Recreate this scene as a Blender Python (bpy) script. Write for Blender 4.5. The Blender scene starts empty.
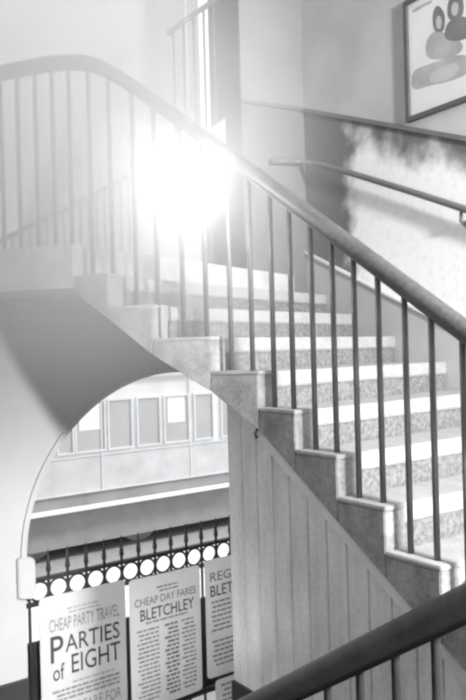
import bpy, bmesh, math, random
from mathutils import Vector, Matrix
random.seed(7)
sc = bpy.context.scene
C = sc.collection
# ------------------------------------------------------------------ camera, sky, lights, exposure
EYE = 2.75                     # eye height over the hall floor
FPX = 709.0                    # focal length in pixels of the 466x700 frame
ROLL = 0.0265
cam = bpy.data.cameras.new('camera')
cam.sensor_fit = 'VERTICAL'; cam.sensor_height = 24.0; cam.lens = 24.0*FPX/700.0
cam.clip_start = 0.02; cam.clip_end = 200
camo = bpy.data.objects.new('camera', cam); C.objects.link(camo)
camo.matrix_world = Matrix.Translation((0, 0, EYE)) @ Matrix.Rotation(ROLL, 4, 'Y') @ Matrix.Rotation(math.pi/2, 4, 'X')
sc.camera = camo

w = bpy.data.worlds.new('sky'); sc.world = w; w.use_nodes = True
bg = w.node_tree.nodes['Background']
bg.inputs['Color'].default_value = (0.95, 0.97, 1.0, 1); bg.inputs['Strength'].default_value = 0.98

def area(name, loc, target, size, watts, size_y=None, spread=None):
    l = bpy.data.lights.new(name, 'AREA'); l.energy = watts; l.size = size
    if size_y: l.shape = 'RECTANGLE'; l.size_y = size_y
    if spread: l.spread = spread
    o = bpy.data.objects.new(name, l); C.objects.link(o)
    o.location = loc
    o.rotation_euler = (Vector(target)-Vector(loc)).to_track_quat('-Z', 'Y').to_euler()
    return o
area('stairwell_daylight', (2.6, -0.25, EYE+1.35), (-1.2, 4.4, EYE-0.7), 0.35, 490)
area('poster_fill', (-0.9, 0.2, EYE-0.9), (-0.75, 5.1, EYE-2.1), 0.6, 8, spread=0.75)  # added fill brightening the posters through the arch
area('boarding_fill', (-0.95, -0.1, EYE-0.2), (0.6, 2.6, EYE-0.7), 0.8, 13)  # added fill brightening the boarding, no fitting stands there
sun = bpy.data.lights.new('sun', 'SUN'); sun.energy = 2.6; sun.angle = 0.2
suno = bpy.data.objects.new('sun', sun); C.objects.link(suno)
suno.rotation_euler = Vector((-0.774, -0.116, -0.62)).to_track_quat('-Z', 'Y').to_euler()

sc.view_settings.view_transform = 'Standard'; sc.view_settings.look = 'None'
sc.view_settings.gamma = 1.0; sc.view_settings.use_curve_mapping = False
sc.view_settings.exposure = 0.3
sc.cycles.use_denoising = True
sc.cycles.volume_max_steps = 256
sc.cycles.filter_width = 2.4

# ------------------------------------------------------------------ helpers
def V3(a, z): return Vector((a[0], a[1], z))
def px_ray(px, py):
    """plan direction (lateral per metre of depth) and height per metre of depth of a sight line"""
    dx, dy = px-233.0, py-350.0
    n = 1+ROLL*ROLL
    x = (dx-ROLL*dy)/n; y = (dy+ROLL*dx)/n
    return x/FPX, -y/FPX
def at(px, py, d):
    a, b = px_ray(px, py); return Vector((a*d, d, EYE+b*d))
def hit(px, py, p, v):
    """where a sight line meets the upright plane through plan point p along plan direction v"""
    a, b = px_ray(px, py)
    # a*d = p0+v0*t ; d = p1+v1*t
    t = (a*p[1]-p[0])/(v[0]-a*v[1]); d = p[1]+v[1]*t
    return Vector((a*d, d, EYE+b*d)), t

def mat(name, base, rough=0.75, var=0.06, scale=6.0, metallic=0.0, speck=0.0, bump=0.0, stretch=None, spec=0.35):
    m = bpy.data.materials.new(name); m.use_nodes = True
    nt = m.node_tree; N = nt.nodes; L = nt.links
    p = N['Principled BSDF']; p.inputs['Roughness'].default_value = rough
    p.inputs['Metallic'].default_value = metallic
    p.inputs['Specular IOR Level'].default_value = spec
    geo = N.new('ShaderNodeNewGeometry'); vec = geo.outputs['Position']
    if stretch:
        mp = N.new('ShaderNodeMapping'); mp.inputs['Scale'].default_value = stretch
        L.new(vec, mp.inputs['Vector']); vec = mp.outputs['Vector']
    n = N.new('ShaderNodeTexNoise'); n.inputs['Scale'].default_value = scale; n.inputs['Detail'].default_value = 6
    L.new(vec, n.inputs['Vector'])
    r = N.new('ShaderNodeValToRGB')
    b = base if not isinstance(base, float) else (base, base, base)
    lo = tuple(max(0.0, c*(1-var*2)) for c in b); hi = tuple(min(1.0, c*(1+var*2)) for c in b)
    r.color_ramp.elements[0].position = 0.3; r.color_ramp.elements[0].color = (*lo, 1)
    r.color_ramp.elements[1].position = 0.7; r.color_ramp.elements[1].color = (*hi, 1)
    L.new(n.outputs['Fac'], r.inputs['Fac'])
    out = r.outputs['Color']
    if speck:
        n2 = N.new('ShaderNodeTexNoise'); n2.inputs['Scale'].default_value = 55; n2.inputs['Detail'].default_value = 3
        L.new(geo.outputs['Position'], n2.inputs['Vector'])
        r2 = N.new('ShaderNodeValToRGB')
        r2.color_ramp.elements[0].position = 0.38; r2.color_ramp.elements[0].color = (1-speck, 1-speck, 1-speck, 1)
        r2.color_ramp.elements[1].position = 0.6; r2.color_ramp.elements[1].color = (1, 1, 1, 1)
        L.new(n2.outputs['Fac'], r2.inputs['Fac'])
        mx = N.new('ShaderNodeMix'); mx.data_type = 'RGBA'; mx.blend_type = 'MULTIPLY'; mx.inputs[0].default_value = 1
        L.new(out, mx.inputs[6]); L.new(r2.outputs['Color'], mx.inputs[7]); out = mx.outputs[2]
    L.new(out, p.inputs['Base Color'])
    if bump:
        bp = N.new('ShaderNodeBump'); bp.inputs['Strength'].default_value = bump; bp.inputs['Distance'].default_value = 0.01
        L.new(n.outputs['Fac'], bp.inputs['Height']); L.new(bp.outputs['Normal'], p.inputs['Normal'])
    return m

M = {}
M['plaster'] = mat('white_plaster', 0.45, 0.85, 0.02, 3.0, bump=0.08)
M['back_plaster'] = mat('pale_plaster', 0.36, 0.9, 0.03, 1.5)
M['grey_plaster'] = mat('grey_plaster', 0.42, 0.9, 0.05, 2.0)
M['upper_plaster'] = mat('upper_wall_plaster', 0.44, 0.85, 0.06, 2.5, bump=0.06)
M['tread'] = mat('worn_stone_tread', 0.33, 0.8, 0.05, 9.0, speck=0.12)
M['riser'] = mat('speckled_stone_riser', 0.21, 0.85, 0.06, 25.0, speck=0.4)
M['kerb'] = mat('stained_concrete_end', 0.27, 0.85, 0.14, 9.0, speck=0.22)
M['cap'] = mat('top_lit_cement_cap', 0.32, 0.8, 0.08, 8.0, speck=0.1)  # end block tops painted paler to stand for light from above
M['landing'] = mat('landing_concrete', 0.48, 0.85, 0.10, 7.0, speck=0.12)
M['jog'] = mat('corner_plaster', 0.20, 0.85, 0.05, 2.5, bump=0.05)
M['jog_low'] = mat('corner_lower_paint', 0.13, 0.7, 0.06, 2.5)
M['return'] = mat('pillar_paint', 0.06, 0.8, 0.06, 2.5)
M['soffit'] = mat('soffit_plaster', 0.30, 0.9, 0.03, 3.0)
M['board'] = mat('painted_boarding', 0.70, 0.6, 0.07, 5.0, speck=0.10, stretch=(3, 3, 0.5))
M['trimwood'] = mat('painted_trim', 0.72, 0.55, 0.06, 6.0)
M['dark'] = mat('dark_paint', 0.035, 0.5, 0.1, 5.0)
M['rail'] = mat('worn_handrail', 0.085, 0.48, 0.12, 8.0, speck=0.25, spec=0.35)
M['rail_shoe'] = mat('iron_strip_under_rail', 0.10, 0.45, 0.1, 8.0)
M['iron'] = mat('grey_painted_iron', 0.10, 0.42, 0.08, 12.0, spec=0.5)
M['near_rail'] = mat('dark_handrail', 0.05, 0.4, 0.12, 10.0, speck=0.2)
M['near_iron'] = mat('dark_iron', 0.024, 0.85, 0.1, 10.0, spec=0.1)
M['dado_line'] = mat('dado_line_paint', 0.12, 0.5, 0.06, 6.0)
M['wall_rail'] = mat('polished_wall_rail', 0.12, 0.3, 0.05, 10.0, spec=0.45)
M['pipe_iron'] = mat('bracket_iron', 0.12, 0.5, 0.1, 10.0)
M['fence'] = mat('black_fence_iron', 0.03, 0.55, 0.1, 10.0)
M['paper'] = mat('poster_paper', 0.54, 0.9, 0.02, 4.0)
M['paper_b'] = mat('greyer_poster_paper', 0.88, 0.9, 0.03, 4.0)
M['ink'] = mat('black_ink', 0.06, 0.9, 0.05, 8.0)
M['grey_ink'] = mat('faded_ink', 0.22, 0.9, 0.05, 8.0)
M['small_ink'] = mat('small_print_ink', 0.33, 0.9, 0.05, 8.0)
M['platform'] = mat('platform_paving', 0.78, 0.9, 0.05, 2.0)
M['hall_floor'] = mat('hall_floor', 0.20, 0.8, 0.08, 3.0)
M['track'] = mat('track_ballast', 0.36, 0.95, 0.06, 12.0)
M['train'] = mat('carriage_paint', 0.62, 0.4, 0.06, 2.5)
M['train_light'] = mat('carriage_upper_paint', 0.75, 0.4, 0.04, 2.5)
M['train_trim'] = mat('carriage_beading', 0.72, 0.4, 0.04, 4.0)
M['train_dark'] = mat('carriage_underframe', 0.34, 0.8, 0.05, 3.0)
M['train_sole'] = mat('carriage_solebar', 0.30, 0.7, 0.06, 3.0)
M['foot'] = mat('carriage_footboard', 0.9, 0.6, 0.02, 3.0)
M['train_roof'] = mat('carriage_roof', 0.45, 0.6, 0.05, 3.0)
M['glass'] = mat('carriage_window_glass', 0.46, 0.1, 0.03, 2.0, spec=0.6)
M['blind'] = mat('white_blind', 0.85, 0.8, 0.02, 3.0)
M['frame'] = mat('picture_frame_wood', 0.09, 0.45, 0.06, 10.0)
M['print'] = mat('picture_print', 0.62, 0.7, 0.03, 3.0)
M['print_dark'] = mat('picture_dark_tone', 0.16, 0.7, 0.08, 6.0)
M['print_mid'] = mat('picture_mid_tone', 0.34, 0.7, 0.08, 6.0)
M['print_skin'] = mat('picture_light_tone', 0.42, 0.7, 0.04, 6.0)
M['added_brass'] = mat('added_lamp_fitting', 0.5, 0.35, 0.05, 10.0)

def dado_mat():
    """glossy lower wall: reflected light painted in as pale colour, dark near the corner and along the top, ragged between"""
    m = bpy.data.materials.new('lower_wall_painted_sheen'); m.use_nodes = True
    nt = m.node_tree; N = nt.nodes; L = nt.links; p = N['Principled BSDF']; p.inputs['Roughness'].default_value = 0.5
    uv = N.new('ShaderNodeUVMap'); uv.uv_map = 'sheen_uv'
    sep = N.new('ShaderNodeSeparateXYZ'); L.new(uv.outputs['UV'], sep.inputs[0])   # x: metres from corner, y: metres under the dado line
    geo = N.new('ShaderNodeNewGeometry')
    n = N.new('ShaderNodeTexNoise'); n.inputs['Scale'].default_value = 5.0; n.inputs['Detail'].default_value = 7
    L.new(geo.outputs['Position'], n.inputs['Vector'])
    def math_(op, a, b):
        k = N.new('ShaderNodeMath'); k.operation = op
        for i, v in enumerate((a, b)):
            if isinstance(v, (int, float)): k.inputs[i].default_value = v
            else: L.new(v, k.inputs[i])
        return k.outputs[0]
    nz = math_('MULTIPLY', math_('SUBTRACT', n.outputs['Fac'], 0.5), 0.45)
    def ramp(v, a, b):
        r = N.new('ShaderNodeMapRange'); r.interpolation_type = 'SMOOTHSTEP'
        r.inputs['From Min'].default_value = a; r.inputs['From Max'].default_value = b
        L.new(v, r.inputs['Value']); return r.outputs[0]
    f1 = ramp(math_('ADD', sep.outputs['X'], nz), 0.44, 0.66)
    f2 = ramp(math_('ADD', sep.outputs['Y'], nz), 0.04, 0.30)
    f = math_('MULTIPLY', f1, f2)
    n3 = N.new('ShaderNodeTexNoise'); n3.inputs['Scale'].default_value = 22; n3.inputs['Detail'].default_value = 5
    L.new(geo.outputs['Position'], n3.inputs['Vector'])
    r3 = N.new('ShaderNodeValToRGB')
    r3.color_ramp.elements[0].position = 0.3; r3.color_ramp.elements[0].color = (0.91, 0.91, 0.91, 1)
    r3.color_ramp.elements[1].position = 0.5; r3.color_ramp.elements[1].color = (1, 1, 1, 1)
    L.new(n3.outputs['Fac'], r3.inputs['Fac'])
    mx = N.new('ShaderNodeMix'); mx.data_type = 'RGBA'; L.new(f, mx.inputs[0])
    mx.inputs[6].default_value = (0.12, 0.12, 0.12, 1); mx.inputs[7].default_value = (0.80, 0.80, 0.80, 1)  # dark tone, and pale tone painted in for reflected light
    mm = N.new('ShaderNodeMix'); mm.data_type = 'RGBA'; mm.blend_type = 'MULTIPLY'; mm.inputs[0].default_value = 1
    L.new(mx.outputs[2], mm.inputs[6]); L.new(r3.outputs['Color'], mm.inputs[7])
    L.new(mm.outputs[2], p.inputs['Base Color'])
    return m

# mesh collecting
class MB:
    def __init__(self): self.bm = bmesh.new()
    def prism(self, base, top):
        """closed solid between two loops of equal count"""
        a = [self.bm.verts.new(v) for v in base]; b = [self.bm.verts.new(v) for v in top]
        n = len(a)
        self.bm.faces.new(a[::-1]); self.bm.faces.new(b)
        for i in range(n):
            self.bm.faces.new((a[i], a[(i+1) % n], b[(i+1) % n], b[i]))
        return self
    def plan(self, pts, z0, z1):
        zz0 = z0 if isinstance(z0, (list, tuple)) else [z0]*len(pts)
        zz1 = z1 if isinstance(z1, (list, tuple)) else [z1]*len(pts)
        return self.prism([V3(p, z) for p, z in zip(pts, zz0)], [V3(p, z) for p, z in zip(pts, zz1)])
    def slab(self, pts, off):
        """3-D outline thickened by the vector off"""
        o = Vector(off); return self.prism([Vector(p) for p in pts], [Vector(p)+o for p in pts])
    def tube(self, pts, r, seg=12, sx=1.0, sz=1.0, up=Vector((0, 0, 1)), profile=None):
        pts = [Vector(p) for p in pts]; rings = []
        for i, p in enumerate(pts):
            d = (pts[min(i+1, len(pts)-1)]-pts[max(i-1, 0)]).normalized()
            u = up if abs(d.dot(up)) < 0.98 else Vector((1, 0, 0))
            s = d.cross(u).normalized(); t = s.cross(d).normalized()
            rr = r[i] if isinstance(r, (list, tuple)) else r
            if profile: ring = [p+s*x+t*y for x, y in profile]
            else: ring = [p+s*(rr*sx*math.cos(2*math.pi*k/seg))+t*(rr*sz*math.sin(2*math.pi*k/seg)) for k in range(seg)]
            rings.append([self.bm.verts.new(v) for v in ring])
        n = len(rings[0])
        for a, b in zip(rings, rings[1:]):
            for k in range(n): self.bm.faces.new((a[k], a[(k+1) % n], b[(k+1) % n], b[k]))
        self.bm.faces.new(rings[0][::-1]); self.bm.faces.new(rings[-1])
        return self
    def lathe(self, c, prof, seg=24):
        c = Vector(c); rings = []
        for r, z in prof:
            rings.append([self.bm.verts.new(c+Vector((r*math.cos(2*math.pi*k/seg), r*math.sin(2*math.pi*k/seg), z))) for k in range(seg)])
        for a, b in zip(rings, rings[1:]):
            for k in range(seg): self.bm.faces.new((a[k], a[(k+1) % seg], b[(k+1) % seg], b[k]))
        self.bm.faces.new(rings[0][::-1]); self.bm.faces.new(rings[-1]); return self
    def build(self, name, m, parent=None, smooth=False, bevel=0.0, label=None):
        bmesh.ops.recalc_face_normals(self.bm, faces=self.bm.faces[:])
        if bevel:
            bmesh.ops.bevel(self.bm, geom=self.bm.edges[:], offset=bevel, segments=2, affect='EDGES', clamp_overlap=True)
        me = bpy.data.meshes.new(name); self.bm.to_mesh(me); self.bm.free()
        if smooth:
            for f in me.polygons: f.use_smooth = True
        me.materials.append(m)
        o = bpy.data.objects.new(name, me); C.objects.link(o)
        if parent:
            # vertices are given in the place's own metres: hang the part from its thing without moving it
            base = Vector((0, 0, 0)); q = parent
            while q: base += Vector(q.location); q = q.parent
            me.transform(Matrix.Translation(-base)); o.parent = parent
        if label: o['label'] = label
        return o
def thing(name, label, cat, loc, group=None):
    o = bpy.data.objects.new(name, None); C.objects.link(o); o.empty_display_size = 0.1
    o.location = loc; o['label'] = label; o['category'] = cat
    if group: o['group'] = group
    return o
def tag(o, label, cat, group=None, kind=None):
    o['label'] = label; o['category'] = cat
    if group: o['group'] = group
    if kind: o['kind'] = kind
    return o
def struct(o): o['kind'] = 'structure'; return o
def loop_plan(a, b, t):  # wall strip between plan points a, b, thickness t to the left of a->b
    d = (Vector(b)-Vector(a)).normalized(); n = Vector((-d.y, d.x))*t
    return [Vector(a), Vector(b), Vector(b)+n, Vector(a)+n]

# ------------------------------------------------------------------ plan of the place (metres; camera over 0,0)
DU = Vector((0.145, -0.194))                 # one step down the flight, along its open side
DIRU = -DU.normalized(); DIRV = Vector((0.818, 0.575))   # up the flight / across it (also the track direction)
NV = Vector((0.575, -0.818))                 # faces from the arch wall to the stairs
RISE = 0.165
def zt(k): return EYE-0.104-RISE*k           # top of step k (0 = mid flight, -4 = upper landing)
Cn = {-4: Vector((-0.80, 3.58)), -3: Vector((-0.61, 3.50)), -2: Vector((-0.39, 3.45)), -1: Vector((-0.11, 3.37))}
for k in range(0, 8): Cn[k] = Vector((0.107, 3.195))+DU*k
PHI = {-4: 35, -3: 37, -2: 40, -1: 43, 0: 48, 1: 51, 2: 54, 3: 56, 4: 58, 5: 59, 6: 60, 7: 60}
T = {k: Vector((math.sin(math.radians(a)), math.cos(math.radians(a)))) for k, a in PHI.items()}
WR_P = Vector((1.09, 4.63)); WR_D = Vector((0.5, -0.866))          # right wall
CORNER = Vector((0.596, 5.486)); JOG = Vector((0.111, 5.25)); PIL = Vector((-0.127, 5.57)); 
def to_wall(p, d):
    best = None
    for a, b in ((CORNER, WR_P+WR_D*6), (JOG, CORNER), (PIL, JOG)):
        e = b-a; den = d.x*e.y-d.y*e.x
        if abs(den) < 1e-6: continue
        s = ((a.x-p.x)*e.y-(a.y-p.y)*e.x)/den; t = ((a.x-p.x)*d.y-(a.y-p.y)*d.x)/den
        if s > 0 and -0.001 <= t <= 1.001 and (best is None or s < best): best = s
    return p+d*(best-0.004) if best else p+d*2.5
# under-edge of the open side, read as height over depth along the photo's lower outline
EDGE = [(-40, 290), (0, 290), (70, 288), (110, 320), (153, 356), (205, 389), (230, 402)]
def zbot(k):
    p = Cn[k]
    if k >= 0: return zt(k)-0.262
    x = 233+FPX*p.x/p.y
    for (x0, y0), (x1, y1) in zip(EDGE, EDGE[1:]):
        if x0 <= x <= x1:
            y = y0+(y1-y0)*(x-x0)/(x1-x0); return at(x, y, p.y).z
    return zt(k)-0.26

# ------------------------------------------------------------------ setting: floors
TA = at(25, 560, 4.33).xy                                          # arch wall, where its left jamb stands
def wallp(t, n=0.0): return TA+DIRV*t+NV*n
struct(MB().plan([wallp(-4, 0), wallp(5, 0), wallp(5, 7), wallp(-4, 7)], -0.25, 0.0).build('floor', M['hall_floor']))
pe_ = at(48, 578, EYE/-px_ray(48, 578)[1]).xy; PE = -(pe_-TA).dot(NV)      # platform edge
struct(MB().plan([wallp(-6, -0.001), wallp(12, -0.001), wallp(12, -PE), wallp(-6, -PE)], -0.25, 0.0).build('platform_floor', M['platform']))
struct(MB().plan([wallp(-8, -PE-0.005), wallp(18, -PE-0.005), wallp(18, -PE-9), wallp(-8, -PE-9)], -1.35, -1.05).build('ground', M['track']))
# upper landing slab
zl = zt(-4); zs = EYE+0.335
LA = Vector((-1.22, 3.70)); LB = Vector((-2.6, 4.05))
back = [wallp(-2.6, -1.9), wallp(1.6, -1.9)]
struct(MB().plan([LB, LA, Cn[-4], Cn[-4]+T[-4]*1.0, to_wall(Cn[-4], T[-4]), PIL+Vector((-0.02, 0)), back[1], back[0]], zs, zl).build('floor_landing', M['landing']))
# ------------------------------------------------------------------ setting: arch wall
RA = 1.085; SPR = EYE-1.265; TH = 0.13
outline = [(-2.6, 0.0), (0.0, 0.0), (0.0, SPR)]
for i in range(1, 40):
    a = math.pi-math.pi*i/40; outline.append((RA+RA*math.cos(a), SPR+RA*1.035*math.sin(a)))
outline += [(2*RA, SPR), (2*RA, 0.0), (4.2, 0.0), (4.2, zs-0.003), (-2.6, zs-0.003)]
# split into quads so the concave face triangulates well
mb = MB()
def wq(pts): mb.prism([V3(wallp(t), z) for t, z in pts], [V3(wallp(t, -TH), z) for t, z in pts])
wq([(-2.6, 0), (0, 0), (0, zs-0.003), (-2.6, zs-0.003)])
arc = [(RA+RA*math.cos(math.pi-math.pi*i/40), SPR+RA*1.035*math.sin(math.pi*i/40)) for i in range(41)]
for (t0, z0), (t1, z1) in zip(arc, arc[1:]): wq([(t0, z0), (t1, z1), (t1, zs-0.003), (t0, zs-0.003)])
wq([(2*RA, 0), (4.2, 0), (4.2, zs-0.003), (2*RA, zs-0.003)])
bmesh.ops.remove_doubles(mb.bm, verts=mb.bm.verts[:], dist=0.0005)
seen = {}
for f in list(mb.bm.faces):                                          # drop the faces inside the wall
    key = tuple(sorted(v.index for v in f.verts)) if False else frozenset(f.verts)
    seen.setdefault(key, []).append(f)
for fs in seen.values():
    if len(fs) > 1:
        for f in fs: mb.bm.faces.remove(f)
struct(mb.build('wall_left', M['plaster']))
# arch moulding
mb = MB()
for (t0, z0), (t1, z1) in zip(arc, arc[1:]):
    def out(t, z, k): 
        v = Vector((t-RA, z-SPR)); v = v*(1+k/max(v.length, 1e-6)); return (v.x+RA, v.y+SPR)
    q = [out(t0, z0, -0.002), out(t1, z1, -0.002), out(t1, z1, 0.03), out(t0, z0, 0.03)]
    mb.prism([V3(wallp(t, 0.001), z) for t, z in q], [V3(wallp(t, 0.022), z) for t, z in q])
struct(mb.build('trim_1', M['plaster']))
# impost block at the springing, tapered below
q0 = [(-0.055, SPR-0.20), (0.03, SPR-0.22), (0.05, SPR-0.19), (0.05, SPR+0.015), (0.02, SPR+0.04), (-0.055, SPR+0.04)]
struct(MB().prism([V3(wallp(t, -0.08), z) for t, z in q0], [V3(wallp(t, 0.04), z) for t, z in q0]).build('trim_2', M['plaster'], bevel=0.006))
struct(MB().plan([wallp(-2.6, 0.001), wallp(-0.004, 0.001), wallp(-0.004, 0.03), wallp(-2.6, 0.03)], 0.0, EYE-1.965).build('baseboard_left', M['dark']))

# ------------------------------------------------------------------ setting: right wall with dado, corner, pillar, back wall
ZTOP = EYE+4.4
nR = Vector((-0.866, -0.5))                                          # faces the stairs
def rw(px, py): return hit(px, py, WR_P, WR_D)[0]
d0 = rw(312, 109.3); d1 = rw(466, 136)
sl = (d1.z-d0.z)/((d1.xy-d0.xy).length)
END = WR_P+WR_D*5.2; Lr = (END-CORNER).length
zA = d0.z-sl*((d0.xy-CORNER).length); zE = zA+sl*Lr
tb = nR*-0.2
mb = MB(); mb.prism([V3(CORNER, zA), V3(END, zE), V3(END, ZTOP), V3(CORNER, ZTOP)], [V3(CORNER+tb, zA), V3(END+tb, zE), V3(END+tb, ZTOP), V3(CORNER+tb, ZTOP)])
struct(mb.build('wall_right', M['upper_plaster']))
mb = MB(); mb.prism([V3(CORNER, 0), V3(END, 0), V3(END, zE), V3(CORNER, zA)], [V3(CORNER+tb, 0), V3(END+tb, 0), V3(END+tb, zE), V3(CORNER+tb, zA)])
uvl = mb.bm.loops.layers.uv.new('sheen_uv')
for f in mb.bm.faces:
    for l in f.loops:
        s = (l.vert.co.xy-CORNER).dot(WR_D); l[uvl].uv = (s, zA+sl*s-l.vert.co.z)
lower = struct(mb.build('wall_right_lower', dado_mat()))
# dado line moulding
mb = MB(); mb.prism([V3(CORNER, zA-0.03), V3(END, zE-0.03), V3(END, zE), V3(CORNER, zA)], [V3(CORNER+nR*0.018, zA-0.03), V3(END+nR*0.018, zE-0.03), V3(END+nR*0.012, zE), V3(CORNER+nR*0.012, zA)])
struct(mb.build('trim_3', M['dado_line']))
# raking skirting on the right wall
s0 = rw(333, 264); s1 = rw(426, 311); sk = (s1.z-s0.z)/((s1.xy-s0.xy).length)
zk = lambda p: s0.z+sk*((p-s0.xy).dot(WR_D))
a, b = CORNER, END
mb = MB(); mb.prism([V3(a, zk(a)-0.5), V3(b, zk(b)-0.5), V3(b, zk(b)), V3(a, zk(a))], [V3(a+nR*0.02, zk(a)-0.5), V3(b+nR*0.02, zk(b)-0.5), V3(b+nR*0.02, zk(b)), V3(a+nR*0.02, zk(a))])
struct(mb.build('baseboard_right', M['grey_plaster']))
mb = MB(); mb.prism([V3(a+nR*0.02, zk(a)-0.018), V3(b+nR*0.02, zk(b)-0.018), V3(b+nR*0.02, zk(b)), V3(a+nR*0.02, zk(a))], [V3(a+nR*0.034, zk(a)-0.018), V3(b+nR*0.034, zk(b)-0.018), V3(b+nR*0.034, zk(b)), V3(a+nR*0.034, zk(a))])
struct(mb.build('trim_4', M['trimwood']))
# short wall facing the stairs, then the return behind it
jd = (CORNER-JOG).normalized(); nJ = Vector((jd.y, -jd.x))
dj0 = hit(249, 100, JOG, jd)[0].z; dj1 = zA
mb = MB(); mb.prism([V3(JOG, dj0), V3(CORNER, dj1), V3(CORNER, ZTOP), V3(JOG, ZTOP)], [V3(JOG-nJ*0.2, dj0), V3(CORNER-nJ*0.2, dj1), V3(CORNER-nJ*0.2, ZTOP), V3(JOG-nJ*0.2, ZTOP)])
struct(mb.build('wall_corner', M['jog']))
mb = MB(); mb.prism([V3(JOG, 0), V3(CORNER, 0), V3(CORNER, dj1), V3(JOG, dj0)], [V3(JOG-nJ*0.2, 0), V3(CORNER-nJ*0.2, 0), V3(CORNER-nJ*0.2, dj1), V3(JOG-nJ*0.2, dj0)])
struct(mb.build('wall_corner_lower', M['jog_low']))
mb = MB(); mb.prism([V3(JOG, dj0-0.03), V3(CORNER, dj1-0.03), V3(CORNER, dj1), V3(JOG, dj0)], [V3(JOG+nJ*0.015, dj0-0.03), V3(CORNER+nJ*0.015, dj1-0.03), V3(CORNER+nJ*0.015, dj1), V3(JOG+nJ*0.015, dj0)])
struct(mb.build('trim_5', M['dado_line']))
zj = hit(290, 254, JOG, jd)[0].z
mb = MB(); mb.prism([V3(JOG, zj-0.5), V3(CORNER, zj-0.5), V3(CORNER, zj), V3(JOG, zj)], [V3(JOG+nJ*0.02, zj-0.5), V3(CORNER+nJ*0.02, zj-0.5), V3(CORNER+nJ*0.02, zj), V3(JOG+nJ*0.02, zj)])
struct(mb.build('baseboard_corner', M['jog_low']))
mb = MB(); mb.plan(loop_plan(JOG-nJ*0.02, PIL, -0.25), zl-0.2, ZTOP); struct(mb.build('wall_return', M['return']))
bk = [wallp(-4.5, -1.9), wallp(2.6, -1.9)]
mb = MB(); mb.plan(loop_plan(bk[0], bk[1], 0.15), zs, ZTOP+0.6); struct(mb.build('wall_back', M['back_plaster']))
# added panel: the light and shade shape on the back wall
sp = [(40, 262), (66, 190), (108, 112), (172, 130), (226, 160), (226, 262)]
SPP = Vector((-0.9, 5.55)); SPD = Vector((0.93, 0.36))
pts = [hit(x, y, SPP, SPD)[0] for x, y in sp]
for p in pts: p.z = max(p.z, zl)
mb = MB(); mb.slab(pts, (-0.05, 0.14, 0)); struct(mb.build('wall_shade_panel', M['grey_plaster']))
# tie beam that carries the added glow lamp
ADDED_LAMP = Vector((-0.168, 3.10, EYE+0.735))
mb = MB(); mb.plan(loop_plan(Vector((-3.5, 1.9)), Vector((2.1, 3.9)), 0.16), ZTOP-0.3, ZTOP-0.05); struct(mb.build('ceiling_beam', M['grey_plaster']))

PNH = Vector((-0.802, -0.597))
wa = PNH*1.9; mb = MB(); mb.plan(loop_plan(wa-DIRU*3.2, wa+DIRU*5.4, 0.15), 0, ZTOP); struct(mb.build('wall_side', M['return']))
wb = -DIRU*3.2; mb = MB(); mb.plan(loop_plan(wb+PNH*1.9, wb-PNH*4.2, -0.15), 0, ZTOP); struct(mb.build('wall_front', M['grey_plaster']))
# ------------------------------------------------------------------ main staircase
stair = thing('stone_staircase', 'stone staircase with worn pale treads rising to the upper landing beside the picture wall', 'staircase', V3(Cn[5], 0))
for k in range(-3, 7):
    a, b = Cn[k-1], Cn[k]
    ta, tb_ = T[k-1], T[k]
    KW = 0.11
    za, zb = zbot(k-1), zbot(k)
    ai, bi = a+ta*KW, b+tb_*KW
    back_ = (a-b).normalized()
    # stained end block
    ke = MB().plan([a, b, bi, ai], [za, zb, zb, za], zt(k)-0.012).build('step_end', M['kerb'], stair, bevel=0.004)
    MB().plan([a, b-back_*0.004, bi-back_*0.004, ai], zt(k)-0.0118, zt(k)+0.006).build('cap', M['cap'], ke, bevel=0.004, label='cement top painted paler for light from above')
    # body of the step, set back from the end block
    o1 = to_wall(a, ta); o2 = to_wall(b, tb_)
    if k == 6: break
    so = MB().plan([ai, bi+back_*0.03, o2+back_*0.03, o1], [za, zb, zb, za], zt(k)-0.075).build('step', M['riser'], stair)
    MB().plan([ai, bi+back_*0.012, o2+back_*0.012, o1], zt(k)-0.0745, zt(k)).build('tread', M['tread'], so, bevel=0.008, label='worn pale stone tread')
# half landing at the foot of the flight
zh = zt(6)
hl = [Cn[6]+T[6]*0.115, to_wall(Cn[6], T[6])-T[6]*0.02, WR_P+WR_D*5.1+nR*0.03, Vector((2.0, -2.5)), Vector((-1.6, -1.7)), Vector((-0.535, 0.233)), Vector((0.83, 1.26))]
struct(MB().plan(hl, zh-0.22, zh).build('floor_half_landing', M['hall_floor']))

# ------------------------------------------------------------------ boarded partition under the flight
PN = Vector((-0.802, -0.597))                                        # faces the hall
UD = DU.normalized(); P0 = Vector((0.107, 3.195))-PN*0.03
SL = RISE/DU.length
part = thing('boarded_partition', 'grey painted vertical boarding filling the triangle under the stone steps', 'partition', V3(P0+UD*0.4, 0))
s = -0.285; zbd = EYE-1.60
ztop = lambda s: zt(0)-0.262-SL*s
i = 0
while s < 1.55:
    e = s+0.112
    z0, z1 = ztop(s+0.002)-0.055, ztop(e-0.002)-0.055
    if z1 < zbd+0.06: break
    p, q = P0+UD*(s+0.002), P0+UD*(e-0.002)
    MB().prism([V3(p, zbd), V3(q, zbd), V3(q, z1), V3(p, z0)], [V3(p-PN*0.02, zbd), V3(q-PN*0.02, zbd), V3(q-PN*0.02, z1), V3(p-PN*0.02, z0)]).build('board', M['board'], part, bevel=0.003)
    s = e
se = s
p, q = P0+UD*(-0.285)-PN*0.021, P0+UD*se-PN*0.021
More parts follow.
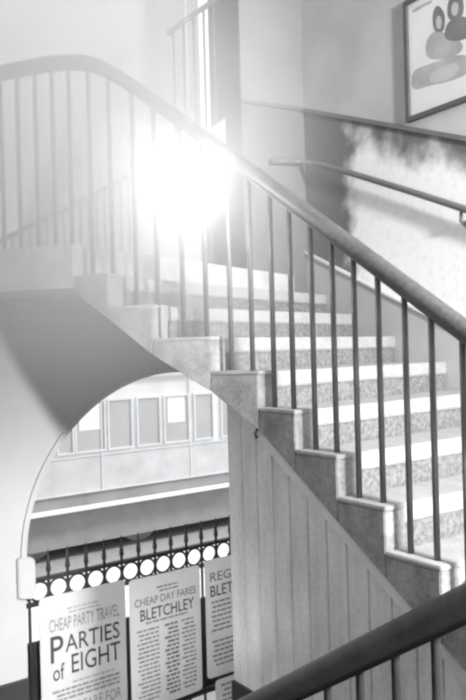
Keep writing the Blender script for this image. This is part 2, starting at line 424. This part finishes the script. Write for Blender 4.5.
MB().prism([V3(p, zbd), V3(q, zbd), V3(q, max(zbd+0.02, ztop(se)-0.06)), V3(p, ztop(-0.285)-0.06)], [V3(p-PN*0.02, zbd), V3(q-PN*0.02, zbd), V3(q-PN*0.02, max(zbd+0.02, ztop(se)-0.06)), V3(p-PN*0.02, ztop(-0.285)-0.06)]).build('backing', M['dark'], part)
p, q = P0+UD*(-0.33)+PN*0.014, P0+UD*(se+0.05)+PN*0.014
zp, zq = ztop(-0.33), ztop(se+0.05)
MB().prism([V3(p, zp-0.065), V3(q, zq-0.065), V3(q, zq-0.008), V3(p, zp-0.008)], [V3(p-PN*0.036, zp-0.065), V3(q-PN*0.036, zq-0.065), V3(q-PN*0.036, zq-0.008), V3(p-PN*0.036, zp-0.008)]).build('raking_rail', M['trimwood'], part, bevel=0.004)
p, q = P0+UD*(-0.285)+PN*0.012, P0+UD*(se+0.3)+PN*0.012
MB().prism([V3(p, 0), V3(q, 0), V3(q, zbd), V3(p, zbd)], [V3(p-PN*0.04, 0), V3(q-PN*0.04, 0), V3(q-PN*0.04, zbd), V3(p-PN*0.04, zbd)]).build('plinth', M['dark'], part, label='black plinth below the boards')
hk = P0+UD*(-0.02)+PN*0.02
MB().tube([V3(hk, ztop(-0.02)-0.005), V3(hk+PN*0.012-UD*0.006, ztop(-0.02)-0.03), V3(hk-UD*0.012, ztop(-0.02)-0.05)], 0.006, 8).build('hook', M['dark'], part, smooth=True)

# ------------------------------------------------------------------ balustrades
RAILP = [(-0.030, -0.020), (-0.034, 0.0), (-0.028, 0.022), (-0.014, 0.034), (0.014, 0.034), (0.028, 0.022), (0.034, 0.0), (0.030, -0.020), (0.020, -0.028), (-0.020, -0.028)]
mid = [LB+Vector((0.02, 0.06)), LA+Vector((0.02, 0.06))]+[Cn[k]+T[k]*0.055 for k in range(-4, 8)]
def on_mid(px, py):
    """point over the row of end blocks that is seen in that direction"""
    best = None
    for a, b in zip(mid, mid[1:]):
        v = b-a; p, t = hit(px, py, a, v)
        if -1e-6 <= t <= 1+1e-6: best = p
    return best
bal = thing('stair_balustrade', 'grey iron balustrade with a broad rounded handrail climbing the stone steps to the landing', 'balustrade', V3(Cn[3]+T[3]*0.055, zt(3)+0.006))
rail_px = [(-45, 86), (-20, 79), (0, 73), (25, 67), (50, 62), (72, 60), (88, 61.5), (100, 65), (115, 74), (140, 91), (170, 113), (195, 131), (225, 152.5), (270, 186)]
rp = [on_mid(x, y) for x, y in rail_px]
rp[0] = V3(LB+Vector((0.05, 0.06)), rp[1].z-0.02)
# straight rake below: parallel to the flight
r270 = rp[-1]
pk = lambda k: Cn[0]+DU*k+T[2]*0.055
lo = [at(466, 333, 1)]
z0 = on_mid(300, 208.4); 
for x, y in ((300, 208.5), (340, 238), (380, 267.8), (420, 298), (450, 320), (466, 332), (500, 357)):
    q = on_mid(x, y)
    if q: rp.append(q)
lastd = (rp[-1]-rp[-3]).normalized()
rp.append(rp[-1]+lastd*0.25)
for it in range(2):
    rp = [rp[0]]+[(rp[i-1]*0.25+rp[i]*0.5+rp[i+1]*0.25) for i in range(1, len(rp)-1)]+[rp[-1]]
MB().tube(rp, 0.03, profile=RAILP).build('handrail', M['rail'], bal, smooth=True)
MB().tube([p-Vector((0, 0, 0.034)) for p in rp], 0.01, profile=[(-0.016, -0.006), (0.016, -0.006), (0.016, 0.006), (-0.016, 0.006)]).build('rail_shoe', M['rail_shoe'], bal)
def rail_z(p):
    best = None
    for a, b in zip(rp, rp[1:]):
        e = (b-a).xy; t = (p-a.xy).dot(e)/max(e.length_squared, 1e-9)
        if -0.02 <= t <= 1.02:
            dd = ((a.xy+e*t)-p).length
            if best is None or dd < best[0]: best = (dd, a.z+(b.z-a.z)*t)
    return best[1] if best else None
bpx = [(-13, 246, -4), (4.5, 246, -4), (21, 246, -4), (39, 246, -4), (56, 246, -4), (72.5, 244, -4), (93, 274, -3), (113, 276, -3), (137, 306, -2), (159, 336, -1), (184, 337, -1),
       (207, 338, -1), (232, 370, 0), (253, 370, 0), (275, 407, 1), (294, 408, 1), (316, 448, 2), (337, 450, 2), (359.5, 496, 3), (383.5, 502, 3), (411, 552, 4), (437.5, 561, 4)]
spots = [(on_mid(x, y).xy, k) for x, y, k in bpx]
spots += [(Cn[4]+DU*0.28+T[5]*0.055, 5), (Cn[4]+DU*0.78+T[5]*0.055, 5), (Cn[5]+DU*0.3+T[6]*0.055, 6)]
for p, k in spots:
    zb = zt(k)+(0.006 if k > -4 else 0); z1 = rail_z(p)
    if z1 is None: continue
    MB().tube([V3(p, zb), V3(p, z1-0.036)], 0.0118, 12).build('baluster', M['iron'], bal, smooth=True)

# near balustrade of the lower flight
RN = Vector((0.4487, 1.65)); zn = EYE+px_ray(420, 620)[1]*1.65
nb = thing('stair_balustrade', 'dark iron balustrade with a black handrail in the lower right foreground', 'balustrade', V3(RN, zn-0.9))
f = lambda n: V3(RN-DU*n, zn-RISE*n)
NP = [(x*1.12, y*1.12) for x, y in RAILP]
MB().tube([f(-2.6), f(0), f(2), f(9), V3(RN-DU*9.3, zn-RISE*9.02)], 0.03, profile=NP).build('handrail', M['near_rail'], nb, smooth=True)
MB().tube([f(n)-Vector((0, 0, 0.038)) for n in (-2.6, 0, 2, 9)], 0.01, profile=[(-0.018, -0.008), (0.018, -0.008), (0.018, 0.008), (-0.018, 0.008)]).build('rail_shoe', M['near_iron'], nb)
tz = lambda n: zh-RISE*math.floor(n+2.34+1e-6) if n > -2.34 else zh
LOWTOP = zn-0.88
n = -2.5
while n < 7.6:
    p = f(n-0.02); kk = math.floor(n+2.34) if n > -2.34 else -1
    zb = max(0.0, zh-RISE*(kk+1))
    MB().tube([V3(p.xy, zb), p-Vector((0, 0, 0.042))], 0.0112, 12).build('baluster', M['near_iron'], nb, smooth=True)
    n += 0.5
# lower flight itself
low = thing('stone_staircase', 'lower stone flight leading down to the hall below the dark handrail', 'staircase', V3(RN-DU*3, 0))
for j in range(10):
    a = RN-DU*(-2.34+j); b = RN-DU*(-2.34+j+1)
    off = PN*-0.06; wd = PN*1.55
    z1 = zh-RISE*(j+1)
    if z1 <= 0.02: break
    MB().plan([a+off, b+off, b+wd, a+wd], 0.0, z1).build('step', M['riser'], low, bevel=0.006)

# ------------------------------------------------------------------ wall handrail
wr = thing('wall_handrail', 'polished round handrail on iron brackets running along the pale right wall', 'handrail', V3(WR_P, rw(400, 188).z))
hp = [(272, 160.5), (292, 161), (304, 162)]
wp = [hit(x, y, JOG+nJ*0.07, jd)[0] for x, y in hp]
wp += [hit(x, y, WR_P+nR*0.07, WR_D)[0] for x, y in ((322, 165), (340, 169.8), (380, 182), (420, 194.5), (466, 209.5), (520, 227))]
MB().tube(wp, 0.021, 14).build('rail', M['wall_rail'], wr, smooth=True)
for x, y in ((461, 210),):
    p = hit(x, y, WR_P+nR*0.07, WR_D)[0]; q = V3(p.xy-nR*0.07, p.z-0.075)
    br = MB().tube([p-Vector((0, 0, 0.012)), p-Vector((0, 0, 0.06)), V3(p.xy-nR*0.025, p.z-0.08), q], 0.011, 10).build('bracket', M['pipe_iron'], wr, smooth=True)
    MB().tube([q+V3(nR*0.012, 0), q], 0.03, 14).build('rose', M['pipe_iron'], br, smooth=True)

# ------------------------------------------------------------------ far balustrades
def far_bal(label, pxs, p0, v, step, zfoot, base_loc, r=0.012, rr=0.026):
    t_ = thing('stair_balustrade', label, 'balustrade', base_loc)
    line = [hit(x, y, p0, v)[0] for x, y in pxs]
    MB().tube(line, rr, 10).build('handrail', M['iron'], t_, smooth=True)
    a, b = line[0], line[-1]; L = (b-a).xy.length; n = int(L/step)
    feet = []
    for i in range(n+1):
        u = (i+0.5)/(n+1); p = a.lerp(b, u); z0 = zfoot(p)
        MB().tube([V3(p.xy, z0), p-Vector((0, 0, rr*0.6))], r, 8).build('baluster', M['iron'], t_, smooth=True)
    return t_
FP = Vector((-1.3, 5.05)); FD = Vector((0.93, 0.36))
far_bal('pale far balustrade with closely set rods sloping up behind the landing railing', [(-10, 246), (60, 212), (132, 174)], FP, FD, 0.062, lambda p: zl, V3(FP, zl), 0.007, 0.02)
GP = Vector((-0.45, 5.25)); GD = Vector((0.93, 0.36))
g0 = hit(166, 34, GP, GD)[0]; g1 = hit(224, -4, GP, GD)[0]
zg = lambda p: p.z-0.92
# string of the upper flight
def upoff(p, a, b): return p+Vector((0, 0, a))
mb = MB(); mb.slab([g0-Vector((0, 0, 1.12)), g1-Vector((0, 0, 1.12)), g1-Vector((0, 0, 0.92)), g0-Vector((0, 0, 0.92))], (-0.1, 0.26, 0)); struct(mb.build('ceiling_flight', M['back_plaster']))
far_bal('high far balustrade of thin rods at the top beside the grey pillar', [(168, 33), (194, 14), (218, -2)], GP, GD, 0.10, zg, V3(GP, g0.z-0.92), 0.009, 0.02)

# ------------------------------------------------------------------ framed picture
pc = [(408.5, 2), (409.5, 123), (490, 95), (490, -30)]
q0 = rw(409.5, 123); u3 = Vector((WR_D.x, WR_D.y, 0)); 
tilt = (rw(466, 104.5).z-q0.z)/((rw(466, 104.5).xy-q0.xy).length)
PW = 1.0; PH = (rw(408.5, 2)-q0).length
pu = Vector((u3.x, u3.y, tilt*0.55)).normalized(); pv = Vector((0, 0, 1))
n3 = Vector((nR.x, nR.y, 0))
pic = thing('framed_picture', 'large framed picture of two dark haired sitters hung high on the right wall', 'picture', q0+pu*PW*0.5+n3*0.002)
def P(u, v, d): return q0+pu*u+pv*v+n3*d
def pslab(mbx, uv, d0, d1): mbx.prism([P(u, v, d0) for u, v in uv], [P(u, v, d1) for u, v in uv])
fb = 0.028
mb = MB()
pslab(mb, [(0, 0), (PW, 0), (PW, fb), (0, fb)], 0.002, 0.032); pslab(mb, [(0, PH-fb), (PW, PH-fb), (PW, PH), (0, PH)], 0.002, 0.032)
pslab(mb, [(0, fb), (fb, fb), (fb, PH-fb), (0, PH-fb)], 0.002, 0.032); pslab(mb, [(PW-fb, fb), (PW, fb), (PW, PH-fb), (PW-fb, PH-fb)], 0.002, 0.032)
mb.build('frame', M['frame'], pic)
mb = MB(); pslab(mb, [(fb, fb), (PW-fb, fb), (PW-fb, PH-fb), (fb, PH-fb)], 0.003, 0.012); pr = mb.build('print', M['print'], pic)
PS = PH/0.80
def PX(px, py):
    q = rw(px, py); return ((q-q0).xy.dot(Vector((pu.x, pu.y)).normalized()), 0) if False else ((q.xy-q0.xy).length/Vector((pu.x, pu.y)).length, q.z-q0.z-pu.z*(q.xy-q0.xy).length/Vector((pu.x, pu.y)).length)
def outline_px(pts, d, m, name):
    for _ in range(2 if len(pts) > 5 else 0):                        # round the drawn outline
        pts = [q for (xa, ya), (xb, yb) in zip(pts, pts[1:]+pts[:1]) for q in ((xa*.75+xb*.25, ya*.75+yb*.25), (xa*.25+xb*.75, ya*.25+yb*.75))]
    mb = MB(); pslab(mb, [PX(x, y) for x, y in pts], 0.0121, d); mb.build(name, M[m], pr)
outline_px([(428, 58), (427, 44), (432, 34), (440, 30), (448, 34), (462, 40), (466, 50), (450, 60), (436, 60)], 0.0126, 'print_mid', 'printed_figure')
outline_px([(445, 40), (448, 24), (456, 18), (470, 16), (474, 36), (460, 42)], 0.0129, 'print_dark', 'printed_figure')
outline_px([(435, 30), (434, 14), (438, 5), (443, 8), (447, 16), (446, 31), (440, 33)], 0.0132, 'print_dark', 'printed_hair')
outline_px([(438, 28), (437.5, 20), (440, 15), (443.5, 19), (443, 28), (440.5, 30)], 0.0135, 'print_skin', 'printed_face')
outline_px([(449, 18), (449, 4), (454, -6), (464, -4), (466, 10), (462, 20), (455, 22)], 0.0132, 'print_dark', 'printed_hair')
outline_px([(453, 14), (453, 6), (456, 2), (460.5, 4), (459.5, 13), (456.5, 17)], 0.0135, 'print_skin', 'printed_face')
outline_px([(413, 72), (425, 66), (445, 60), (462, 54), (474, 58), (474, 72), (452, 82), (430, 86), (413, 92)], 0.0124, 'print_mid', 'printed_ground')
outline_px([(430, 74), (446, 66), (458, 62), (462, 70), (450, 80), (432, 84)], 0.0128, 'print_skin', 'printed_cloth')
outline_px([(414, 10), (424, 4), (434, 0), (434, 3), (424, 8), (414, 14)], 0.0126, 'print_mid', 'printed_bough')

# ------------------------------------------------------------------ iron fence outside the arch, with posters
FA = Vector((-1.060, 4.85))
def fh(px, py): return hit(px, py, FA, DIRV)
za_, ta_ = fh(48, 577); zb_, tb2 = fh(228, 540)
zr = (za_.z+zb_.z)/2                                                 # top rail height
fence = thing('iron_fence', 'black spear topped iron fence with a row of rings outside the arch', 'fence', V3(FA+DIRV*0.6, 0))
fp = lambda t, n=0.0: FA+DIRV*t+NV*n
t0, _ = fh(48.3, 570)[1], 0; t1 = fh(216, 545)[1]; stp = (t1-t0)/10
ts = [t0+stp*i for i in range(-2, 16)]
def bar(mbx, ta, tb, z0, z1, n0, n1): mbx.plan([fp(ta, n0), fp(tb, n0), fp(tb, n1), fp(ta, n1)], z0, z1)
LV = zr-0.155
for nm, z in (('top_rail', zr), ('middle_rail', LV), ('bottom_rail', 0.16)):
    mb = MB(); bar(mb, ts[0]-0.06, ts[-1]+0.06, z-0.011, z+0.011, -0.02, 0.02); mb.build(nm, M['fence'], fence)
for i, t in enumerate(ts):
    p = fp(t)
    pk_ = MB().tube([V3(p, 0.0), V3(p, zr+0.045)], 0.0105, 10).build('picket', M['fence'], fence, smooth=True)
    MB().lathe(V3(p, zr+0.04), [(0.0105, 0), (0.017, 0.012), (0.016, 0.03), (0.0095, 0.085), (0.002, 0.15)], 10).build('spear_tip', M['fence'], pk_, smooth=True)
for a_, b_ in zip(ts, ts[1:]):
    c = V3(fp((a_+b_)/2), (zr+LV)/2); mb = MB(); R_ = min((b_-a_)/2-0.004, 0.064)
    ring = [c+V3(DIRV*(R_*math.cos(x)), R_*1.0*math.sin(x)) for x in [2*math.pi*k/28 for k in range(29)]]
    mb.tube(ring, 0.0085, 8, up=V3(NV, 0)); mb.build('ring', M['fence'], fence, smooth=True)
mb = MB(); bar(mb, ts[0]-0.05, ts[-1]+0.05, 0.17, fh(32, 645)[0].z, -0.045, -0.024); mb.build('backing_board', M['dark'], fence, label='dark boarding behind the lower pickets')

def text_mesh(body, width, height, origin, parent, m, name, slope=0.0, thin=0.0006):
    cu = bpy.data.curves.new(name, 'FONT'); cu.body = body; cu.size = 1.0; cu.resolution_u = 3; cu.offset = thin*8
    to = bpy.data.objects.new(name, cu); C.objects.link(to)
    dg = bpy.context.evaluated_depsgraph_get(); dg.update()
    me = bpy.data.meshes.new_from_object(to.evaluated_get(dg))
    bpy.data.objects.remove(to)
    xs = [v.co.x for v in me.vertices]; ys = [v.co.y for v in me.vertices]
    x0, x1, y0, y1 = min(xs), max(xs), min(ys), max(ys)
    base = Vector((0, 0, 0)); q = parent
    while q: base += Vector(q.location); q = q.parent
    for v in me.vertices:
        u = (v.co.x-x0)/(x1-x0)*width; h = (v.co.y-y0)/(y1-y0)*height
        v.co = origin+V3(DIRV*u, h+slope*u)-base
    me.materials.clear(); me.materials.append(m)
    o = bpy.data.objects.new(name, me); C.objects.link(o); o.parent = parent
    return o
def poster(label, t, top, wdt, hgt, paper, bow=0.0, skew=0.0):
    th = thing('poster', label, 'poster', V3(fp(t+wdt/2, 0.035), top-hgt), 'printed railway posters on the fence')
    mb = MB(); NX, NY = 10, 8
    def pos(u, v, d):
        rc = 0.03; uu = u; vv = v
        for (cu, cv) in ((rc, rc), (wdt-rc, rc), (rc, hgt-rc), (wdt-rc, hgt-rc)):   # rounded corners
            if (u-cu)*(1 if cu > wdt/2 else -1) > 0 and (v-cv)*(1 if cv > hgt/2 else -1) > 0:
                dv = Vector((u-cu, v-cv)); l = dv.length; mxl = max(abs(dv.x), abs(dv.y))
                if l > 0: dv = dv/l*mxl; uu = cu+dv.x; vv = cv+dv.y
        return V3(fp(t+uu, 0.030+d+bow*math.sin(math.pi*u/wdt)), top-hgt+vv+skew*(u-wdt/2))
    gu = [0, 0.01, 0.03]+[0.03+(wdt-0.06)*i/NX for i in range(1, NX)]+[wdt-0.03, wdt-0.01, wdt]
    gv = [0, 0.01, 0.03]+[0.03+(hgt-0.06)*i/NY for i in range(1, NY)]+[hgt-0.03, hgt-0.01, hgt]
    F = [[mb.bm.verts.new(pos(u, v, 0.004)) for v in gv] for u in gu]
    B = [[mb.bm.verts.new(pos(u, v, 0.0)) for v in gv] for u in gu]
    nu, nv = len(gu), len(gv)
    for i in range(nu-1):
        for j in range(nv-1):
            mb.bm.faces.new((F[i][j], F[i+1][j], F[i+1][j+1], F[i][j+1])); mb.bm.faces.new((B[i][j], B[i][j+1], B[i+1][j+1], B[i+1][j]))
    for i in range(nu-1):
        mb.bm.faces.new((F[i][0], B[i][0], B[i+1][0], F[i+1][0])); mb.bm.faces.new((F[i][-1], F[i+1][-1], B[i+1][-1], B[i][-1]))
    for j in range(nv-1):
        mb.bm.faces.new((F[0][j], F[0][j+1], B[0][j+1], B[0][j])); mb.bm.faces.new((F[-1][j], B[-1][j], B[-1][j+1], F[-1][j+1]))
    sh = mb.build('sheet', paper, th, smooth=False)
    def put(body, u, below, width, height, ink='ink', slope=0.0, name='lettering', thin=0.0006):
        return text_mesh(body, width, height, V3(fp(t+u, 0.0355+bow), top-below-height), th, M[ink], name, slope+skew, thin)
    def lines(u, below, width, n, pitch, hh, ink='small_ink', name='small_print', words=(0.02, 0.06)):
        mb = MB(); rnd = random.Random(int(u*1000)+n+int(below*100))
        for i in range(n):
            x = u+(rnd.random()*0.03 if i % 3 else 0); z = top-below-i*pitch-hh
            while x < u+width-0.01:
                e = min(u+width, x+rnd.uniform(*words))
                q = [fp(t+x, 0.0355+bow), fp(t+e, 0.0355+bow), fp(t+e, 0.0362+bow), fp(t+x, 0.0362+bow)]
                sk0 = skew*(x-wdt/2); sk1 = skew*(e-wdt/2)
                mb.plan(q, [z+sk0, z+sk1, z+sk1, z+sk0], [z+hh+sk0, z+hh+sk1, z+hh+sk1, z+hh+sk0]); x = e+0.008
        mb.build(name, M[ink], th)
    return put, lines, th
# poster 1
pA, tA = fh(37, 598); pB, tB = fh(122.5, 578)
wA = tB-tA; topA = (pA.z+pB.z)/2; s1_ = (pB.z-pA.z)/wA
put, lines, th = poster('cream poster headed PARTIES of EIGHT, leftmost on the fence', tA, topA, wA, 0.98, M['paper'], 0.003, 0.0)
m_ = wA/85.0
lines(0.30*wA, 0.10, 0.38*wA, 2, 0.026, 0.010)
put('CHEAP PARTY TRAVEL', 0.10*wA, 0.155, 0.82*wA, 0.085, 'grey_ink')
put('P', 0.11*wA, 0.268, 0.145*wA, 0.175, 'ink')
put('ARTIES', 0.275*wA, 0.278, 0.64*wA, 0.115, 'ink')
put('of', 0.13*wA, 0.455, 0.13*wA, 0.11, 'ink')
put('EIGHT', 0.34*wA, 0.415, 0.58*wA, 0.13, 'ink')
lines(0.35*wA, 0.595, 0.5*wA, 1, 0.03, 0.014)
lines(0.12*wA, 0.63, 0.78*wA, 3, 0.030, 0.016, 'grey_ink')
put('SINGLE FARE FOR', 0.10*wA, 0.735, 0.82*wA, 0.075, 'grey_ink')
put('THE DOUBLE JOURNEY', 0.10*wA, 0.83, 0.82*wA, 0.06, 'grey_ink')
# poster 2
pA, tA = fh(126.5, 579); pB, tB = fh(197, 564)
wB = tB-tA; topB = (pA.z+pB.z)/2
put, lines, th = poster('grey poster headed BLETCHLEY with columns of fares, middle of three on the fence', tA, topB, wB, 0.94, M['paper_b'], 0.012)
lines(0.36*wB, 0.085, 0.30*wB, 2, 0.028, 0.010, 'grey_ink')
put('CHEAP DAY FARES', 0.06*wB, 0.145, 0.86*wB, 0.055, 'grey_ink')
put('BLETCHLEY', 0.13*wB, 0.225, 0.76*wB, 0.082, 'ink')
lines(0.2*wB, 0.322, 0.6*wB, 1, 0.03, 0.012)
lines(0.08*wB, 0.37, 0.30*wB, 17, 0.031, 0.012)
lines(0.46*wB, 0.37, 0.20*wB, 17, 0.031, 0.016, 'grey_ink')
lines(0.70*wB, 0.37, 0.20*wB, 17, 0.031, 0.013)
# poster 3
pA, tA = fh(202, 560); topC = fh(204, 559.5)[0].z
wC = 0.60
put, lines, th = poster('curling poster of train times beginning BLET, partly behind the grey boarding', tA, topC, wC, 0.90, M['paper_b'], 0.006)
put('REGULAR', 0.07*wC, 0.10, 0.80*wC, 0.070, 'grey_ink')
put('BLETCHLEY', 0.07*wC, 0.20, 0.86*wC, 0.085, 'ink')
lines(0.08*wC, 0.32, 0.30*wC, 7, 0.036, 0.016)
lines(0.08*wC, 0.62, 0.80*wC, 6, 0.036, 0.016)
lines(0.45*wC, 0.32, 0.42*wC, 8, 0.034, 0.016)
put, lines, th = poster('pale notice pinned below the curling BLET poster', tA+0.07, topC-0.93, 0.5, 0.22, M['paper_b'], 0.0)
lines(0.05, 0.04, 0.4, 4, 0.04, 0.018)

# ------------------------------------------------------------------ carriage beyond the platform
TRP = at(29, 515, 12.6).xy
def th_(px, py): return hit(px, py, TRP, DIRV)
zl1 = th_(29, 515.5)[0].z; zl2 = th_(228, 484.5)[0].z; zst = (zl1+zl2)/2
tr = thing('railway_carriage', 'pale panelled railway carriage with square windows standing beyond the platform', 'railway carriage', V3(TRP+DIRV*3, -1.05))
tp = lambda t, n=0.0: TRP+DIRV*t+NV*n
def box(t0, t1, z0, z1, n0, n1): return MB().plan([tp(t0, n0), tp(t1, n0), tp(t1, n1), tp(t0, n1)], z0, z1)
X0, X1 = -3.0, 10.0
zwb = th_(76, 452)[0].z; zwt = th_(92, 402)[0].z; zrf = zwt+0.42
box(X0, X1, zst-0.02, zst+0.25, -2.6, -0.02).build('solebar', M['train_sole'], tr, label='grey strip along the carriage bottom')
box(X0, X1, zst+0.25, zwb-0.10, -2.6, 0.0).build('lower_body', M['train'], tr)
box(X0, X1, zwb-0.10, zrf, -2.6, -0.012).build('upper_body', M['train_light'], tr)
mb = MB(); sec = [(0.06, zrf), (0.04, zrf+0.06), (-0.3, zrf+0.28), (-0.9, zrf+0.42), (-1.7, zrf+0.42), (-2.3, zrf+0.28), (-2.64, zrf+0.06), (-2.66, zrf)]
mb.prism([V3(tp(X0, n), z) for n, z in sec], [V3(tp(X1, n), z) for n, z in sec]); mb.build('roof', M['train_roof'], tr)
box(X0, X1, zst-0.025, zst+0.025, -0.02, 0.16).build('footboard', M['foot'], tr)
box(X0, X1, zst-0.72, zst-0.03, -2.3, -0.12).build('underframe', M['train_dark'], tr)
for z in (zwb-0.10, zst+0.27): box(X0, X1, z-0.012, z+0.012, 0.0, 0.016).build('beading', M['train_trim'], tr)
wins = [(58, 72, 0), (76, 104, 1), (109, 131, 0), (138, 159, 0), (165, 188, 1), (195, 212, 0)]
spans = []
for x0, x1, bl in wins:
    yy = 425-0.13*(x0-76); spans.append((th_(x0, yy)[1], th_(x1, yy)[1], bl))
lastt = spans[-1][1]
while lastt < X1-1.0: spans.append((lastt+0.25, lastt+0.8, 0)); lastt += 0.8
for a_, b_, bl in spans:
    mb = MB(); fw = 0.035
    for q in ((a_-fw, a_, zwb, zwt), (b_, b_+fw, zwb, zwt), (a_-fw, b_+fw, zwt, zwt+fw), (a_-fw, b_+fw, zwb-fw, zwb)):
        mb.plan([tp(q[0], -0.011), tp(q[1], -0.011), tp(q[1], 0.02), tp(q[0], 0.02)], q[2], q[3])
    wo = mb.build('window', M['train_trim'], tr)
    box(a_, b_, zwb, zwt, -0.0115, -0.002).build('pane', M['glass'], wo)
    if bl: box(a_+0.06, b_-0.08, zwb+0.42*(zwt-zwb), zwt-0.02, -0.0015, 0.004).build('blind', M['blind'], wo)
for x in (102, 191):
    t = th_(x, 460)[1]; box(t-0.012, t+0.012, zst+0.25, zrf-0.05, 0.0, 0.014).build('door_edge', M['train_light'], tr)
for c_ in (0.2, 2.4, 6.0, 8.2):
    mb = MB(); cc = V3(tp(c_, -0.45), -1.05+0.46); mb.tube([cc, cc-V3(NV*0.12, 0)], 0.46, 28); mb.build('wheel', M['train_dark'], tr)
    mb = MB(); mb.tube([V3(tp(c_-0.3, -0.3), -0.55), V3(tp(c_+0.3, -0.3), -0.55)], 0.09, 10); mb.build('axle_box', M['train_dark'], tr)

# ------------------------------------------------------------------ added globe lamp and added haze that make the bright glare
lamp = thing('added_glow_lamp', 'added white globe lamp in added haze, making the bright glow above the steps', 'lamp', ADDED_LAMP)
ml = bpy.data.materials.new('added_opal_globe'); ml.use_nodes = True
pb = ml.node_tree.nodes['Principled BSDF']; pb.inputs['Base Color'].default_value = (0.9, 0.9, 0.9, 1)
pb.inputs['Emission Color'].default_value = (0.96, 0.96, 1, 1); pb.inputs['Emission Strength'].default_value = 30.0
GR = 0.105
MB().lathe(ADDED_LAMP, [(0.03, -GR)]+[(GR*math.sin(a), -GR*math.cos(a)) for a in [math.pi*i/16 for i in range(2, 15)]]+[(0.04, GR)], 28).build('added_globe', ml, lamp, smooth=True)
MB().lathe(ADDED_LAMP+Vector((0, 0, GR)), [(0.045, -0.005), (0.05, 0.02), (0.02, 0.05), (0.012, 0.06)], 20).build('cap', M['added_brass'], lamp, smooth=True)  # cap of the added lamp
MB().tube([ADDED_LAMP+Vector((0, 0, GR+0.055)), V3(ADDED_LAMP.xy, ZTOP-0.29)], 0.002, 8).build('added_lamp_rod', M['back_plaster'], lamp)

hm = bpy.data.materials.new('added_glow_haze'); hm.use_nodes = True  # haze added to spread the glare of the added globe
nt = hm.node_tree; N = nt.nodes; L = nt.links; N.remove(N['Principled BSDF'])
vs = N.new('ShaderNodeVolumeScatter'); vs.inputs['Color'].default_value = (1, 1, 1, 1); vs.inputs['Anisotropy'].default_value = 0.0
geo = N.new('ShaderNodeNewGeometry')
vd = N.new('ShaderNodeVectorMath'); vd.operation = 'DISTANCE'; HC = ADDED_LAMP+Vector((-0.50, 0.0, 0.10)); vd.inputs[1].default_value = HC
L.new(geo.outputs['Position'], vd.inputs[0])
mr = N.new('ShaderNodeMapRange'); mr.interpolation_type = 'SMOOTHSTEP'
HR = 1.35
mr.inputs['From Min'].default_value = HR; mr.inputs['From Max'].default_value = 0.0; mr.inputs['To Min'].default_value = 0.0; mr.inputs['To Max'].default_value = 1.35
L.new(vd.outputs['Value'], mr.inputs['Value']); L.new(mr.outputs[0], vs.inputs['Density'])
L.new(vs.outputs[0], N['Material Output'].inputs['Volume'])
bm_ = MB(); bmesh.ops.create_icosphere(bm_.bm, subdivisions=4, radius=HR, matrix=Matrix.Translation(HC))
hz = bm_.build('added_haze', hm, None, smooth=True)
tag(hz, 'white haze added around the added lamp to spread its glow over the steps', 'haze', kind='stuff')
